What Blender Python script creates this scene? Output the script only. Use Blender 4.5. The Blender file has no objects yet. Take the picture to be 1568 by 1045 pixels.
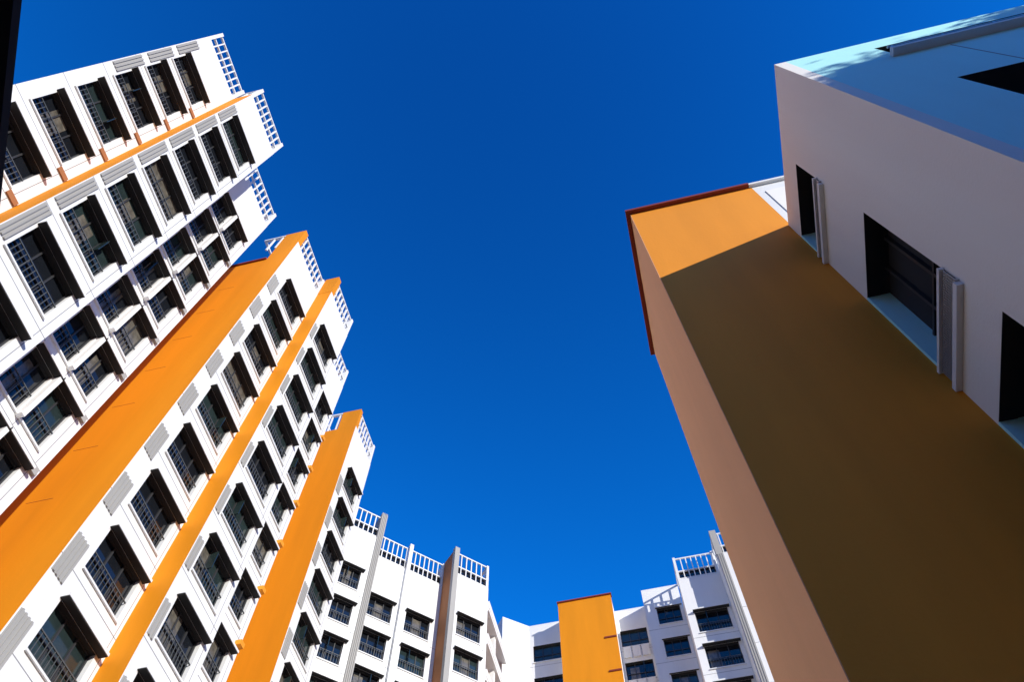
import bpy, math, random
from mathutils import Vector
random.seed(7)
scene = bpy.context.scene
EYE = 1.6
# ------------------------------------------------------------------ materials
def mat(name, col, rough=0.7, noise=0.06, nscale=0.6, spec=0.3, bump=0.0, streak=False, metallic=0.0):
    m = bpy.data.materials.new(name); m.use_nodes = True
    nt = m.node_tree; b = nt.nodes['Principled BSDF']
    b.inputs['Roughness'].default_value = rough
    b.inputs['Specular IOR Level'].default_value = spec
    b.inputs['Metallic'].default_value = metallic
    tc = nt.nodes.new('ShaderNodeTexCoord')
    mp = nt.nodes.new('ShaderNodeMapping')
    mp.inputs['Scale'].default_value = (1, 1, 0.12) if streak else (1, 1, 1)
    nt.links.new(tc.outputs['Object'], mp.inputs['Vector'])
    n = nt.nodes.new('ShaderNodeTexNoise'); n.inputs['Scale'].default_value = nscale
    n.inputs['Detail'].default_value = 7; n.inputs['Roughness'].default_value = 0.6
    nt.links.new(mp.outputs['Vector'], n.inputs['Vector'])
    r = nt.nodes.new('ShaderNodeValToRGB')
    r.color_ramp.elements[0].position = 0.3; r.color_ramp.elements[1].position = 0.7
    r.color_ramp.elements[0].color = tuple(c * (1 - noise) for c in col) + (1,)
    r.color_ramp.elements[1].color = tuple(min(1, c * (1 + noise * .5)) for c in col) + (1,)
    nt.links.new(n.outputs['Fac'], r.inputs['Fac'])
    nt.links.new(r.outputs['Color'], b.inputs['Base Color'])
    if bump:
        n2 = nt.nodes.new('ShaderNodeTexNoise'); n2.inputs['Scale'].default_value = 25
        nt.links.new(tc.outputs['Object'], n2.inputs['Vector'])
        bp = nt.nodes.new('ShaderNodeBump'); bp.inputs['Strength'].default_value = bump
        bp.inputs['Distance'].default_value = 0.02
        nt.links.new(n2.outputs['Fac'], bp.inputs['Height'])
        nt.links.new(bp.outputs['Normal'], b.inputs['Normal'])
    return m
M = {
 'white': mat('white_paint', (.81,.81,.785), .8, .10, .5, .2, .15, True),
 'offwhite': mat('offwhite_paint', (.90,.87,.80), .8, .06, .5, .2, .15, True),
 'grey': mat('grey_paint', (.38,.37,.345), .8, .10, .8, .2, .1, True),
 'joint': mat('joint_sealant', (.26,.26,.26), .9),
 'orange': mat('orange_paint', (.75,.26,.005), .75, .16, .5, .2, .12, True),
 'orangedk': mat('orange_paint_tower', (.84,.305,.024), .75, .13, .7, .2, .15, True),
 'ochre': mat('rear_bounce_ochre', (.50,.20,.06), .8, .1, .5, .2, .1, True),  # warm wall of the added rear block, for bounce light
 'brown': mat('brown_and_shaded_orange', (.36,.15,.06), .75, .08, .5, .2, .12, True),  # brown ledges; on the diagonal step face, orange with its shade in the colour
 'tan': mat('orange_paint_bounce_lit', (.93,.47,.21), .75, .08, .6, .2, .15, True),  # tower's orange side, bounce light put into a lighter tone
 'maroon': mat('maroon_trim', (.22,.035,.015), .6),
 'blue': mat('light_blue_paint', (.50,.95,.93), .75, .06, .5, .2, .1, True),
 'soffit': mat('soffit_shade', (.03,.03,.03), .8),  # undersides painted dark, their shade is put into the colour
 'frame': mat('window_frame', (.04,.04,.042), .45),
 'rail': mat('grey_railing', (.09,.095,.09), .45),
 'alu': mat('aluminium', (.45,.47,.48), .4, .05, 2, .5, 0, False, .6),
 'glass': mat('dark_glass', (.010,.012,.016), .06, .2, 1.5, .5),
 'glass2': mat('green_glass', (.022,.035,.035), .10, .3, 2.0, .5),
 'curtain': mat('curtain_glass', (.14,.125,.10), .2, .5, 5.0, .5),
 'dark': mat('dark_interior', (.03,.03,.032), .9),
 'leaf': mat('dapple_leaves', (.06,.10,.03), .6, .3, 3),  # for the unseen leaf clumps that break up a shadow edge
 'concrete': mat('warm_bounce_ground', (.33,.20,.13), .9, .2, .3, .2, .3),  # unseen ground, warm colour chosen to bounce reddish light
 'black': mat('black_canopy', (.004,.004,.005), .8),
}
# ------------------------------------------------------------------ mesh builder
class Bld:
    def __init__(s, name):
        s.name = name; s.g = {}
        s.frame((0,0),(1,0),(0,1))
    def frame(s, O, d, n):
        ld = math.hypot(*d); ln = math.hypot(*n)
        s.O = O; s.d = (d[0]/ld, d[1]/ld); s.n = (n[0]/ln, n[1]/ln)
        s.flip = (s.d[0]*s.n[1]-s.d[1]*s.n[0]) < 0
    def box(s, m, s0, s1, t0, t1, z0, z1):
        V, F = s.g.setdefault(m, ([], []))
        k = len(V)
        for z in (z0, z1):
            for a, b in ((s0,t0),(s1,t0),(s1,t1),(s0,t1)):
                V.append((s.O[0]+a*s.d[0]+b*s.n[0], s.O[1]+a*s.d[1]+b*s.n[1], z+EYE))
        fs = [(0,3,2,1),(4,5,6,7),(0,1,5,4),(1,2,6,5),(2,3,7,6),(3,0,4,7)]
        for f in fs:
            f = tuple(k+i for i in f)
            F.append(f[::-1] if s.flip else f)
    def done(s):
        e = bpy.data.objects.new(s.name, None); scene.collection.objects.link(e)
        for m, (V, F) in s.g.items():
            me = bpy.data.meshes.new(m); me.from_pydata(V, [], F); me.update()
            me.materials.append(M[m])
            o = bpy.data.objects.new(M[m].name + '_parts', me); scene.collection.objects.link(o)
            o.parent = e
        return e
GZ = -EYE
PITCH = 2.7
def floors(ztop, h, pitch=PITCH, n=14):
    out = []
    for i in range(n):
        zt = ztop - i*pitch
        if zt - h < GZ + 0.6: break
        out.append((zt-h, zt))
    return out
def window(b, s0, s1, zb, zt, rec=.19, hood=.26, rail=True, nm=2, hx=(.08,.16), surround=False):
    g = random.choices(['glass','glass2','curtain'], [6,3,1])[0]
    b.box(g, s0, s1, -rec-.04, -rec, zb, zt)
    f = .05
    ft0, ft1 = -rec+.001, -rec+.05
    b.box('frame', s0, s0+f, ft0, ft1, zb, zt); b.box('frame', s1-f, s1, ft0, ft1, zb, zt)
    b.box('frame', s0+f, s1-f, ft0, ft1, zb, zb+f); b.box('frame', s0+f, s1-f, ft0, ft1, zt-f, zt)
    w = s1-s0
    for i in range(1, nm+1):
        x = s0 + w*i/(nm+1)
        b.box('frame', x-.025, x+.025, ft0, ft1-.004, zb+f, zt-f)
    zm = zb + (zt-zb)*.42
    b.box('frame', s0+f, s1-f, ft0, ft1-.008, zm-.025, zm+.025)
    if g != 'curtain' and random.random() < .3:
        a0 = s0+f + random.random()*w*.4
        b.box('curtain', a0, min(s1-f, a0+w*.33), -rec+.0005, -rec+.0025, zb+f, zt-f-random.random()*.3)
    if rail:
        n = int(w/.15)
        for i in range(1, n):
            x = s0 + w*i/n
            b.box('rail', x-.010, x+.010, -.055, -.038, zb+.04, zm)
        b.box('rail', s0, s1, -.065, -.03, zm, zm+.035)
        b.box('rail', s0, s1, -.065, -.03, zb+.06, zb+.09)
    if random.random() < .35:
        x = s0 + w*random.choice([.33,.66]); 
        b.box('glass2', x, x+.03, -rec+.05, .12, zm+.06, zt-.1)
    if hood:
        b.box('white', s0-hx[0], s1+hx[1], .002, hood, zt+.03, zt+.12)
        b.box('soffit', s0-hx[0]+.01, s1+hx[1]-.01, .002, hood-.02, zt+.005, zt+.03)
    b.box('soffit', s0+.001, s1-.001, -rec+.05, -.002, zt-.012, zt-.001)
    b.box('white', s0-.04, s1+.04, .002, .06, zb-.07, zb-.01)
def grille(b, L, z0, z1, t=-.12, s_in=0., sp=.33, deep=2.2, glazed=False):
    b.box('white', s_in, s_in+.16, t-.2, t+.1, z0, z1+.02)
    b.box('white', L-.16, L, t-.2, t+.1, z0, z1+.02)
    n = max(2, int((L-s_in-.3)/sp))
    for i in range(1, n):
        x = s_in+.16 + (L-s_in-.32)*i/n
        b.box('white', x-.03, x+.03, t-.05, t+.05, z0, z1-.12)
    for z in (z0+.10, z0+.78, z1-.12):
        b.box('white', s_in+.16, L-.16, t-.045, t+.045, z, z+.09)
    if glazed:
        b.box('glass', s_in+.16, L-.16, t-.13, t-.10, z0, z0+1.0)
    b.box('white', s_in, s_in+.14, t-deep, t-.2, z1-.12, z1)
    b.box('white', L-.14, L, t-deep, t-.2, z1-.12, z1)
    b.box('white', s_in, L, t-deep-.1, t-deep, z1-.12, z1)
    k = int(deep/.5)
    for i in range(1, k):
        for x in (s_in+.03, L-.11):
            b.box('white', x, x+.08, t-.2-(deep-.2)*i/k-.04, t-.2-(deep-.2)*i/k+.04, z0, z1-.12)
def facade(b, O, d, n, L, ztop, cols, fl, depth=6, T=.35, wall='white', gz=None, ribs=(), joints=True, glazed=False, **kw):
    b.frame(O, d, n)
    edges = [0.]
    for c in cols: edges += [c[0], c[1]]
    edges.append(L)
    for i in range(0, len(edges), 2):
        if edges[i+1]-edges[i] > .01:
            b.box(wall, edges[i], edges[i+1], -T, 0, GZ, ztop)
    for c in cols:
        z = GZ
        for zb, zt in sorted(fl):
            b.box(wall, c[0], c[1], -T, 0, z, zb); z = zt
        b.box(wall, c[0], c[1], -T, 0, z, ztop)
        for zb, zt in fl: window(b, c[0], c[1], zb, zt, **kw)
    b.box('offwhite', .01, L-.01, -depth, -T-.002, GZ, ztop-.02)
    if joints:
        for zb, zt in fl:
            zj = zb-.35
            for i in range(0, len(edges), 2):
                if edges[i+1]-edges[i] > .05:
                    b.box('joint', edges[i], edges[i+1], 0, .003, zj-.012, zj+.012)
            for c in cols:
                b.box('joint', c[0], c[1], 0, .003, zj-.012, zj+.012)
                b.box('joint', c[1]+.20, c[1]+.22, 0, .003, zj+.013, zj+PITCH-.013) if c[1]+.25 < L else None
    for (a, e, z0, z1) in ribs:
        k = max(2, int((e-a)/.11))
        b.box('grey', a, e, 0, .012, z0, z1)
        for i in range(k):
            x = a + (e-a)*(i+.5)/k
            b.box('grey', x-.03, x+.03, .012, .045, z0, z1)
    if gz: grille(b, L, ztop, gz, glazed=glazed)
def skin(b, O, d, n, L, z0, z1, m, th=.015):
    b.frame(O, d, n); b.box(m, 0, L, .001, th, z0, z1)

H = 42.
U = (0,1); V = (1,0); NU = (0,-1); NV = (-1,0)
# ------------------------------------------------------------------ near left tower
fl = floors(36.5, 1.55)
a = Bld('white_apartment_tower')
rib = [(.03,.42, 36.5-PITCH*k-1.2, 36.5-PITCH*k+1.2) for k in (-.2,.9,2.0)]
facade(a, (-14.6,-.16), U, V, 2.95, 40.1, [(.5,2.45)], fl, ribs=rib, gz=H)
a.box('maroon', .3, .9, -1.2, -.4, 40.1, 41.2)
segs = [(.03,.40, zt-1.5, zt+.75) for zb,zt in fl if True]
facade(a, (-13.62,2.8), U, V, 2.95, 40.1, [(.5,2.5)], fl, depth=7, ribs=segs, gz=H)
skin(a, (-14.6,2.8), V, NU, .98, GZ, 40.1, 'orange')
a.frame((-14.6,-.16), U, V)
for zb,zt in fl:      # small brown ledges beside the windows
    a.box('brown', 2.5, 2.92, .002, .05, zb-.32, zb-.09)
facade(a, (-15.3,5.75), U, V, 3.5, 40.1, [(.75,1.75),(1.95,3.0)], floors(36.4,1.9), depth=7, gz=H, nm=1)
a.frame((-15.3,5.75), U, V)
for zb,zt in floors(36.4,1.9):
    a.box('white', 1.78,1.92,.002,.22,zb-.1,zt+.1)
    a.box('grey', 3.0,3.4,.002,.10,zb-.7,zb-.45)
a.done()
# ------------------------------------------------------------------ second left block (orange gable)
b = Bld('orange_gabled_apartment_block')
segs = [(.05,.6, zb-.9, zb+.5) for zb,zt in fl]
facade(b, (-14.0,10.4), U, V, 3.1, 40.1, [(.85,2.75)], fl, depth=1.1, ribs=segs, gz=H)
b.frame((-18.5,10.4), V, NU)
b.box('orange', 0, 4.505, .0, .015, GZ, 38.0)
b.box('orange', 3.35, 4.505, .0, .015, 38.0, H)
b.box('orange', 3.35, 4.5, -.30, -.002, 40.1, H-.01)
b.box('offwhite', 0, 3.35, -8.8, -.3, GZ, 37.9); b.box('offwhite', 0, 3.35, -.3, -.002, GZ, 37.95)
b.box('maroon', -.1, 3.34, -.3, .10, 38.0, 38.14)
b.box('offwhite', 3.35, 3.39, -3, -.3, 37.9, 40.)
for zb,zt in fl:
    if zb > 4:
        b.box('maroon', 1.9, 2.75, .015, .018, zb-.36, zb-.34)
facade(b, (-13.2,13.5), U, V, 2.7, 40.1, [(.45,2.25)], fl, depth=6, ribs=[(.04,.36,zb-.2,zb+1.1) for zb,zt in fl], gz=H)
skin(b, (-14.0,13.5), V, NU, .8, GZ, 40.1, 'orange')
b.box('orange', .01,.803,-.3,.03,40.1,H+.25)
facade(b, (-14.5,16.2), U, V, 3.1, 40.1, [(1.35,2.65)], fl, depth=6, gz=H)
b.frame((-14.5,16.2), U, V)
for zb,zt in fl:
    b.box('orangedk', 2.72,3.0,.002,.25,zb-.75,zb-.55)
b.done()
# ------------------------------------------------------------------ third left block
c = Bld('orange_gabled_apartment_block')
facade(c, (-14.55,21.9), U, V, 2.8, 40.1, [(.6,2.3)], fl, depth=6, ribs=[(.05,.5,zb-1.,zb+.3) for zb,zt in fl], gz=H)
skin(c, (-19,21.9), V, NU, 4.455, GZ, 40.1, 'orange')
c.box('orange', 3.3,4.455,-.25,.015,40.1,H)
c.done()
# ------------------------------------------------------------------ diagonal block
r2 = math.sqrt(.5)
def pq(p,q): return ((p+q)*r2, (p-q)*r2)
D45 = (1,1); N45 = (1,-1)
e = Bld('diagonal_apartment_block')
facade(e, pq(6.2,-32.3), D45, N45, 4.0, 39.9, [(2.1,3.4)], fl, depth=6, gz=H, glazed=True)
facade(e, pq(10.2,-33.6), D45, N45, 5.35, 39.9, [(.55,2.2),(3.1,4.75)], fl, depth=6, gz=H, glazed=True)
e.frame(pq(10.2,-33.6), D45, N45)
e.box('white', 2.55,2.8,.002,.25,GZ,H+.1)
facade(e, pq(15.55,-32.2), D45, N45, 2.6, 39.9, [(.5,2.15)], fl, depth=6, gz=H, glazed=True)
skin(e, pq(15.55,-33.6), N45, (-1,-1), 1.41, GZ, H+.1, 'brown', .06)  # orange step face, its shade put into the brown colour
e.box('grey', 1.2,1.52,-.25,.09,GZ,H+.25)
e.frame(pq(10.0,-32.25), D45, N45)
for i in range(4): e.box('grey', .02+i*.1,.08+i*.1,-.3,.05,GZ,H+.3)
e.box('grey', 0,.42,-.9,-.0,GZ,H+.25)
e.done()
# ------------------------------------------------------------------ link bridge
k = Bld('link_corridor')
k.frame((-10.0,35.6), U, V)
z = 38.2
for i in range(14):
    zz = z - i*PITCH
    if zz < 0: break
    k.box('white', 0, 4.9, -1.8, .15, zz-.25, zz)
    k.box('white', 0, 4.9, .05, .17, zz, zz+.55)
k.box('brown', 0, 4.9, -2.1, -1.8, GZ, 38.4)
k.box('white', 2.2, 2.5, -.3, .0, GZ, 38.4)
k.done()
# ------------------------------------------------------------------ far block
g = Bld('far_apartment_block')
flo = floors(40.1, 1.4)
facade(g, (-10.1,40.2), (1.6,1.3), (1.3,-1.6), 2.06, H, [], [], depth=4)
facade(g, (-8.5,41.5), V, NU, 2.4, H, [(.25,2.15)], flo, depth=5, hood=0, rail=False)
facade(g, (-6.1,39.9), V, NU, 3.7, H, [], [], depth=5, wall='orange')
g.frame((-6.1,39.9), V, NU)
g.box('maroon', -.06,3.76,-.3,.08,H,H+.1)
for zb,zt in flo: g.box('maroon', 2.9,3.7,.002,.05,zb-.5,zb-.38)
facade(g, (-2.4,41.5), V, NU, 2.1, H, [(.15,1.95)], flo, depth=5, hood=0, rail=False)
g.frame((-2.4,41.5), V, NU)
for zb,zt in flo:
    for i in range(3): g.box('white', .2+i*.6,.7+i*.6,.002,.09,zb-.95,zb-.1)
facade(g, (-.3,40.05), V, NU, 2.5, H, [(.75,2.3)], flo, depth=6, hood=.1, rail=False)
facade(g, (2.2,37.7), V, NU, 2.7, 39.9, [(.45,2.45)], floors(36.9,1.6), depth=8, gz=H, glazed=True)
facade(g, (4.9,36.2), V, NU, 3.6, 39.9, [(1.1,2.9)], floors(37.1,1.5), depth=9, gz=H, glazed=True, ribs=[(.02,.42,GZ,39.9)])
g.frame((4.9,36.2), V, NU)
g.box('grey', -.02,.4,-.35,.03,39.9,H+.2)
facade(g, (8.5,35.0), V, NU, 6, 39.9, [(1,2.8),(3.6,5.2)], floors(37.1,1.5), depth=9, gz=H)
g.done()
# ------------------------------------------------------------------ right tower
HR = 18.; v1=1.465; v2=4.23; u0=2.72; u1=5.81; u2=9.5; HW=15.15
t = Bld('orange_stair_tower')
t.frame((0,0),(1,0),(0,1))
t.box('orangedk', v1+.012, 4.27, u1, u1+.25, GZ, HR)
t.box('tan', v1, v1+.011, u1+.001, u2, GZ, HR-.005)
t.box('orangedk', v1+.012, 4.27, u1+.25, u2, GZ, HR-.01)
t.box('white', 4.272, 12., u1+.0, u2, GZ, HR-.02)
t.box('offwhite', 4.45, 4.9, u1-.02, u1-.001, 15.6, 17.5)
t.box('maroon', v1-.10, 4.22, u1-.10, u1+.05, HR, HR+.1)
t.box('maroon', v1-.10, v1+.05, u1+.05, u2+.05, HR, HR+.1)
t.box('white', 4.222, 12.05, u1-.08, u1+.05, HR, HR+.1)
t.done()
w = Bld('white_corner_building')
w.frame((0,0),(1,0),(0,1))
VW = 14.
ops = [(13.0,14.35),(8.5,11.28),(4.9,7.64),(1.2,3.9)]
ua, ub = 4.38, 5.76
DD = .34
w.box('offwhite', v2, v2+.2, u0, ua, GZ, HW)
z = GZ
for zb,zt in sorted(ops):
    w.box('offwhite', v2, v2+.2, ua, u1-.003, z, zb); z = zt
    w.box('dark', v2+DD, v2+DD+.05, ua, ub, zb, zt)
    w.box('blue', v2+.001, v2+DD, ub, u1-.003, zb, zt)
    w.box('grey', v2+.2, v2+DD, ua-.05, ua, zb, zt)
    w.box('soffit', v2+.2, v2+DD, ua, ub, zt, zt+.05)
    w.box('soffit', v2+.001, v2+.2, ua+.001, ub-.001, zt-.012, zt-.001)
    w.box('grey', v2+.2, v2+DD, ua, ub, zb-.05, zb)
    for x in (ua+.45, ua+.92):
        w.box('frame', v2+DD-.06, v2+DD-.001, x, x+.05, zb, zt)
    w.box('frame', v2+DD-.055, v2+DD-.001, ua, ub, zb+(zt-zb)*.45, zb+(zt-zb)*.45+.05)
    rh = .36 if zt-zb > 2 else .22
    w.box('alu', v2-.05, v2-.0, ua-.02, ub+.03, zb+.02, zb+.06)
    w.box('white', v2-.07, v2-.01, ua-.02, ub+.03, zb+rh, zb+rh+.06)
    w.box('white', v2-.08, v2-.002, ua-.0, ub+.04, zb-.08, zb+.015)
    n = 40
    for i in range(n+1):
        x = ua + (ub-ua)*i/n
        w.box('alu', v2-.035, v2-.02, x-.007, x+.007, zb+.06, zb+rh)
    for j in range(1,8):
        zz = zb+.06+(rh-.06)*j/8
        w.box('alu', v2-.034, v2-.022, ua, ub, zz-.006, zz+.006)
w.box('offwhite', v2, v2+.2, ua, u1-.003, z, HW)
def fbox(m, x0,x1,z0,z1): w.box(m, x0,x1,u0,u0+.2,z0,z1)
fbox('blue', v2+.2, 5.48, GZ, HW)
fbox('blue', 5.48, 5.72, 11.15, HW)
oz = [(9.4,11.15),(6.2,7.8),(3.,4.6)]
z=GZ
for zb,zt in sorted(oz):
    fbox('blue', 5.48, 8.6, z, zb); z = zt
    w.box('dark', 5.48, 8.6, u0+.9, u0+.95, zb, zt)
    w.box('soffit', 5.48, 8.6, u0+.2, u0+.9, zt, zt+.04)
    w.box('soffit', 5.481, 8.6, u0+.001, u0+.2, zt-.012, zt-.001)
fbox('blue', 5.72, VW, 11.15, 13.55)
fbox('blue', 5.72, VW, 14.45, HW)
fbox('blue', 8.6, VW, GZ, 11.15)
w.box('glass', 5.72, VW, u0+.16, u0+.19, 13.55, 14.45)
w.box('soffit', 5.721, VW, u0+.001, u0+.16, 14.438, 14.449)
for i in range(12):
    x = 5.72+i*.7; w.box('alu', x, x+.05, u0+.10, u0+.155, 13.55, 14.45)
w.box('white', 5.6, VW, u0-.14, u0-.001, 13.4, 13.52)
w.box('alu', 5.66, VW, u0-.11, u0-.08, 13.75, 13.79)
for i in range(12): w.box('alu', 5.7+i*.8, 5.73+i*.8, u0-.11, u0-.08, 13.52, 13.75)
for i in range(1,5):
    w.box('joint', v2+.2+i*2, v2+.215+i*2, u0-.003, u0, 11.3, 13.3)
w.box('offwhite', v2+1.3, VW, u0+1., u1-.01, GZ, HW-.01)
w.done()
# ------------------------------------------------------------------ unseen blocks behind the camera, set to cast shade and cut sky fill
s = Bld('unseen_rear_block')
facade(s, (17.5,-.5), NU, NV, 32, 18.35, [(2+i*4,4.2+i*4) for i in range(7)], floors(16.5,1.5), depth=9)
s.done()
s = Bld('unseen_rear_block')  # added to block the rear sky and darken the tower's shaded wall
facade(s, (-12,-18), V, U, 25, 20, [(2+i*4,4.2+i*4) for i in range(5)], floors(18.,1.5), depth=9, wall='ochre')
s.done()
def dapple_blocker(name, u_a, u_b, v, z, n):
    Vs=[];Fs=[]
    cl=[(random.uniform(u_a,u_b), random.uniform(.2,.75)) for _ in range(26)]
    for i in range(n):
        cu, r = random.choice(cl)
        p = Vector((v+random.gauss(0,r*.5), cu+random.gauss(0,r*.7), EYE+z+abs(random.gauss(0,r*.9))))
        a1 = Vector((random.gauss(0,1),random.gauss(0,1),random.gauss(0,1))).normalized()
        b1 = a1.orthogonal().normalized()
        L1=.12; k=len(Vs)
        Vs += [p-a1*L1, p+b1*L1*.45, p+a1*L1, p-b1*L1*.45]; Fs.append((k,k+1,k+2,k+3))
    me=bpy.data.meshes.new(name); me.from_pydata(Vs,[],Fs); me.materials.append(M['leaf'])
    scene.collection.objects.link(bpy.data.objects.new(name,me))
dapple_blocker('dapple_shadow_leaves', -11, -1, 17.75, 18.35, 6000)  # unseen leaf clumps added to dapple the shadow on the corner building
# ------------------------------------------------------------------ canopy by the camera
cn = Bld('covered_walkway')
p0 = Vector((-.571,.0405)); p1 = Vector((-.646,.2377))
ang = math.radians(13.2)
def toVU(p): return Vector((p.x*math.cos(ang)-p.y*math.sin(ang), p.x*math.sin(ang)+p.y*math.cos(ang)))
q0 = toVU(p0)*2.22; q1 = toVU(p1)*2.22
dd = (q1-q0).normalized(); nn = Vector((-dd.y, dd.x))
if nn.x > 0: nn = -nn
cn.frame(tuple(q0), tuple(dd), tuple(nn))
cn.box('black', -6, 4, 0, 2.2, 2.2, 2.24)
cn.box('black', -6, 4, .15, .25, 2.24, 2.35)
for x in (-5,-2,1,3.6): cn.box('black', x, x+.15, 1.1, 1.25, GZ, 2.2)
cn.done()
# ------------------------------------------------------------------ ground
me = bpy.data.meshes.new('ground'); R=3000
me.from_pydata([(-R,-R,0),(R,-R,0),(R,R,0),(-R,R,0)],[],[(0,1,2,3)]); me.materials.append(M['concrete'])
scene.collection.objects.link(bpy.data.objects.new('ground', me))
# ------------------------------------------------------------------ light
sd = Vector((1.3,-1.0,math.tan(math.radians(20))*1.64)).normalized()
L = bpy.data.lights.new('sun','SUN'); L.energy = 5.0; L.angle = math.radians(.5); L.color=(1,.96,.89)
lo = bpy.data.objects.new('sun', L); lo.rotation_euler = sd.to_track_quat('Z','Y').to_euler(); scene.collection.objects.link(lo)
W = bpy.data.worlds.new('World'); scene.world = W; W.use_nodes = True
nt = W.node_tree; bg = nt.nodes['Background']
sk = nt.nodes.new('ShaderNodeTexSky'); sk.sky_type='NISHITA'; sk.sun_disc=False
sk.sun_elevation = math.radians(20); sk.sun_rotation = math.atan2(1.3,-1.0)
sk.air_density=1.0; sk.dust_density=.3; sk.ozone_density=2.5
tc = nt.nodes.new('ShaderNodeTexCoord'); sx = nt.nodes.new('ShaderNodeSeparateXYZ')
nt.links.new(tc.outputs['Generated'], sx.inputs[0])
def rng(a,b):
    rp = nt.nodes.new('ShaderNodeMapRange'); rp.inputs['From Min'].default_value=a; rp.inputs['From Max'].default_value=b
    nt.links.new(sx.outputs['Z'], rp.inputs['Value']); return rp.outputs[0]
tint = nt.nodes.new('ShaderNodeMix'); tint.data_type='RGBA'
tint.inputs[6].default_value=(.03,1.26,2.75,1); tint.inputs[7].default_value=(.02,.60,1.62,1)
nt.links.new(rng(.66,1.0), tint.inputs[0])
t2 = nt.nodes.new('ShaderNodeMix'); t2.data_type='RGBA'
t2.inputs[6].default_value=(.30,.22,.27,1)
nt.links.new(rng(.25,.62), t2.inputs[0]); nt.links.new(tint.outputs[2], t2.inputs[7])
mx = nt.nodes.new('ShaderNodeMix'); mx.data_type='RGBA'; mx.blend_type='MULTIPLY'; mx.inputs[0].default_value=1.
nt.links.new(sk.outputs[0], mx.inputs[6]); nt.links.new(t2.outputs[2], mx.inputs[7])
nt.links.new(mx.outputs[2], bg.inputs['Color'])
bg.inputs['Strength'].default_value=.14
# ------------------------------------------------------------------ camera
cd = bpy.data.cameras.new('camera'); cd.lens=28; cd.sensor_width=36; cd.clip_end=6000; cd.clip_start=.05
co = bpy.data.objects.new('camera', cd); co.location=(0,0,EYE)
co.rotation_euler=(math.radians(90+64.5),0,math.radians(13.2))
scene.collection.objects.link(co); scene.camera=co
scene.view_settings.view_transform='Standard'; scene.view_settings.look='None'; scene.view_settings.exposure=0
